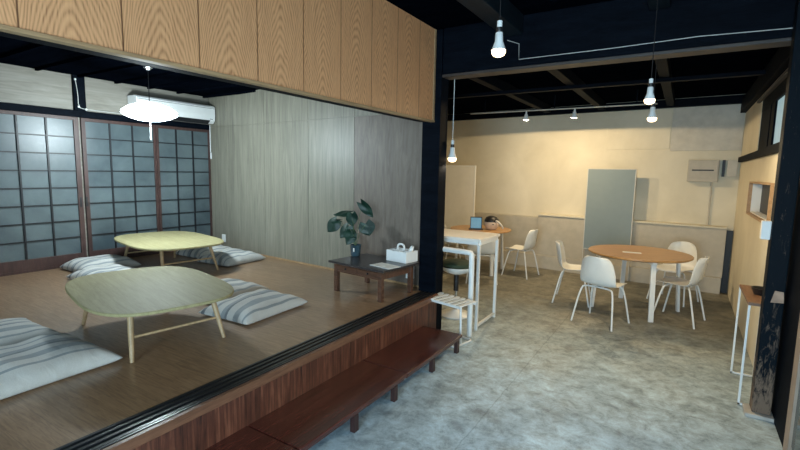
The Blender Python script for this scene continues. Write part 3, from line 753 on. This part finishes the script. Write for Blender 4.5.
# ------------------------------------------------------------------ rail with sockets near the rear ceiling, bulbs
t = thing('lighting_rail', 'thin white lighting rail under the ceiling near the back wall', 'rail', (-1.75, 7.10, 2.665))
MB().cbox((0, 0, 0), (2.7, .02, .014)).build('rail', 'wall_panel', t)
for x in (-1.1, 0, 1.1): MB().cbox((x, 0, .111), (.014, .014, .204)).build('bracket', 'black', t)
def make_spot(x, y, z, label):
    t = thing('spotlight', label, 'lamp', (x, y, z), 0, 'small white sockets on the rear lighting rail')
    MB().lathe([(.012, -.012), (.014, -.05), (.010, -.05)], n=12).build('socket', 'wmetal', t, True)
    MB().lathe([(.018, -.05), (.028, -.075), (.038, -.14), (.034, -.14), (.01, -.09)], n=18).build('lamp_shade', 'wmetal', t, True)
    return t
make_spot(-2.17, 7.1, 2.667, 'small white spotlight on the left part of the rear lighting rail')
make_spot(-1.455, 7.1, 2.667, 'small white spotlight further right on the rear lighting rail')
def make_bulb(loc, top, label, cord='blackplastic', lit=True, s=1.0):
    t = thing('light_bulb', label, 'light bulb', loc, 0, 'bare hanging light bulbs')
    L = top - loc[2]
    MB().tube([(0, 0, .15 * s), (0, 0, L - .001)], .003, 8).build('cord', cord, t)
    MB().lathe([(.012 * s, .135 * s), (.017 * s, .14 * s), (.017 * s, .175 * s), (.008 * s, .18 * s)], n=16).build('socket_cap', 'white', t, True)
    MB().lathe([(.019 * s, .105 * s), (.021 * s, .11 * s), (.021 * s, .134 * s), (.012 * s, .135 * s)], n=16).build('socket', 'blackplastic', t, True)
    MB().lathe([(.020 * s, .105 * s), (.024 * s, .10 * s), (.026 * s, .05 * s), (.040 * s, .012 * s), (.045 * s, -.005 * s)], n=24).build('neck', 'white', t, True)
    MB().lathe([(.0449 * s, -.005 * s), (.045 * s, -.018 * s), (.038 * s, -.036 * s), (.02 * s, -.046 * s), (.002 * s, -.048 * s)], n=24).build('globe', 'bulb', t, True)
    return t
bulbs = [((-1.035, 2.76, 2.455), 3.10, 'large looking hanging bulb at the top middle, nearest the camera'),
         ((-.252, 3.60, 2.225), 3.10, 'hanging bulb right of centre, upper one of the close pair'),
         ((-.285, 4.50, 2.20), 2.759, 'hanging bulb right of centre, lower one of the close pair against the wall')]
for (l, tp, lb), sc_ in zip(bulbs, (.95, .76, .82)): make_bulb(l, tp, lb, s=sc_)
b4 = make_bulb((-2.10, 4.37, 1.855), 2.88, 'hanging bulb on a long white cord beside the black corner post', 'white')
# cable along the cross beam
tag(MB().tube([(-1.47, 4.131, 2.90), (-1.36, 4.131, 2.855), (-1.355, 4.131, 2.72), (-.6, 4.131, 2.722), (.0, 4.131, 2.735), (.3, 4.131, 2.725), (.60, 4.131, 2.715)], .0032, 8).build('beam_cable', 'cable', smooth=True), 'thin pale cable running along the black cross beam', 'cable')

# ------------------------------------------------------------------ by the right hand post
t = thing('wire_stand', 'narrow white wire stand with brown board top behind the worn black post', 'stand', (.545, 4.43, 0), 0)
MB().cbox((0, 0, .785), (.17, .66, .022)).build('shelf_board', 'stand_top', t, bevel=.002)
for y in (-.325, .325):
    m = MB(); m.cbox((-.077, y, .39), (.014, .014, .765)); m.cbox((.077, y, .39), (.014, .014, .765)); m.cbox((0, y, .014), (.168, .014, .014)); m.build('leg_frame', 'wmetal', t)
t = tag(MB().lathe([(.03, 0), (.045, .004), (.062, .05), (.066, .055), (.060, .055), (.04, .01), (.004, .008)], n=28).build('dark_bowl', 'blackplastic', smooth=True, loc=(.565, 4.42, .797)), 'dark bowl on the brown top of the white wire stand', 'bowl')
tag(MB().box(.475, .529, 4.0, 4.06, 1.275, 1.405).build('switch_box', 'white', bevel=.005), 'white box fixed to the left side of the worn black post', 'box')
tag(MB().hexa([(.565, 3.962, .845), (.636, 3.962, .850), (.636, 3.9705, .850), (.565, 3.9705, .845), (.583, 3.962, .930), (.630, 3.962, .925), (.630, 3.9705, .925), (.583, 3.9705, .930)]).build('torn_sticker', 'red'), 'torn pale brown patch on the front of the worn black post', 'sticker')

# ------------------------------------------------------------------ lights
def area(name, loc, rot, sx, sy, power, col):
    l = bpy.data.lights.new(name, 'AREA'); l.shape = 'RECTANGLE'; l.size = sx; l.size_y = sy; l.energy = power; l.color = col
    o = bpy.data.objects.new(name, l); COL.objects.link(o); o.location = loc; o.rotation_euler = rot; return o
def spot(loc, power, col, size=150, blend=.35, rad=.03, rot=(0, 0, 0)):
    l = bpy.data.lights.new('lamp_light', 'SPOT'); l.energy = power; l.color = col; l.spot_size = math.radians(size); l.spot_blend = blend; l.shadow_soft_size = rad
    o = bpy.data.objects.new('lamp_light', l); COL.objects.link(o); o.location = loc; o.rotation_euler = rot; return o
DAY = (.62, .85, 1.0)
area('daylight_door', (1.05, 1.55, 1.15), (0, math.radians(90), 0), 2.1, 2.3, 30, DAY)       # open side door, faces -X
area('daylight_front', (-.25, -2.75, 1.45), (math.radians(80), 0, 0), 1.7, 2.3, 215, DAY)      # open shop front, faces +Y
WARM = (1.0, .76, .44)
spot((-2.17, 7.1, 2.53), 66, WARM, 177, .04)
spot((-1.455, 7.1, 2.53), 66, WARM, 177, .04)
spot((-.252, 3.60, 2.165), 4, WARM, 165, .3)
spot((-.285, 4.50, 2.125), 55, WARM, 172, .2)
spot((-1.035, 2.76, 2.42), 2, WARM, 165, .3)
spot((-2.10, 4.37, 1.80), 8, (1, .85, .65), 165, .3)
l = bpy.data.lights.new('pendant_light', 'POINT'); l.energy = 115; l.color = (.80, .95, 1); l.shadow_soft_size = .12
o = bpy.data.objects.new('pendant_light', l); COL.objects.link(o); o.location = (-5.10, 2.87, 2.10)

wld = bpy.data.worlds.new('sky'); S.world = wld; wld.use_nodes = True
wn = wld.node_tree; bg = wn.nodes['Background']
bg.inputs['Color'].default_value = (.55, .80, 1.0, 1); bg.inputs['Strength'].default_value = .35

# ------------------------------------------------------------------ camera
cam = bpy.data.cameras.new('camera'); co = bpy.data.objects.new('camera', cam); COL.objects.link(co)
def Rm(yaw, pit, roll):
    B = Matrix(((1, 0, 0), (0, 0, -1), (0, 1, 0)))
    c, s = math.cos, math.sin
    Rz = Matrix(((c(yaw), -s(yaw), 0), (s(yaw), c(yaw), 0), (0, 0, 1)))
    Rx = Matrix(((1, 0, 0), (0, c(pit), -s(pit)), (0, s(pit), c(pit))))
    Rr = Matrix(((c(roll), -s(roll), 0), (s(roll), c(roll), 0), (0, 0, 1)))
    return Rr @ Rx @ B @ Rz
R = Rm(-.55869058, .11802853, .01884919)
right, down, fwd = R[0], R[1], R[2]
mw = Matrix((( right[0], -down[0], -fwd[0], 0), (right[1], -down[1], -fwd[1], 0), (right[2], -down[2], -fwd[2], 1.7), (0, 0, 0, 1)))
co.matrix_world = mw
cam.sensor_width = 36; cam.lens = 452.643 * 36 / 800; cam.clip_start = .05; cam.clip_end = 100
S.camera = co
S.view_settings.view_transform = 'Standard'; S.view_settings.look = 'None'; S.view_settings.gamma = 1
S.view_settings.exposure = 0.32
S.cycles.use_denoising = True
S.cycles.max_bounces = 8; S.cycles.diffuse_bounces = 5
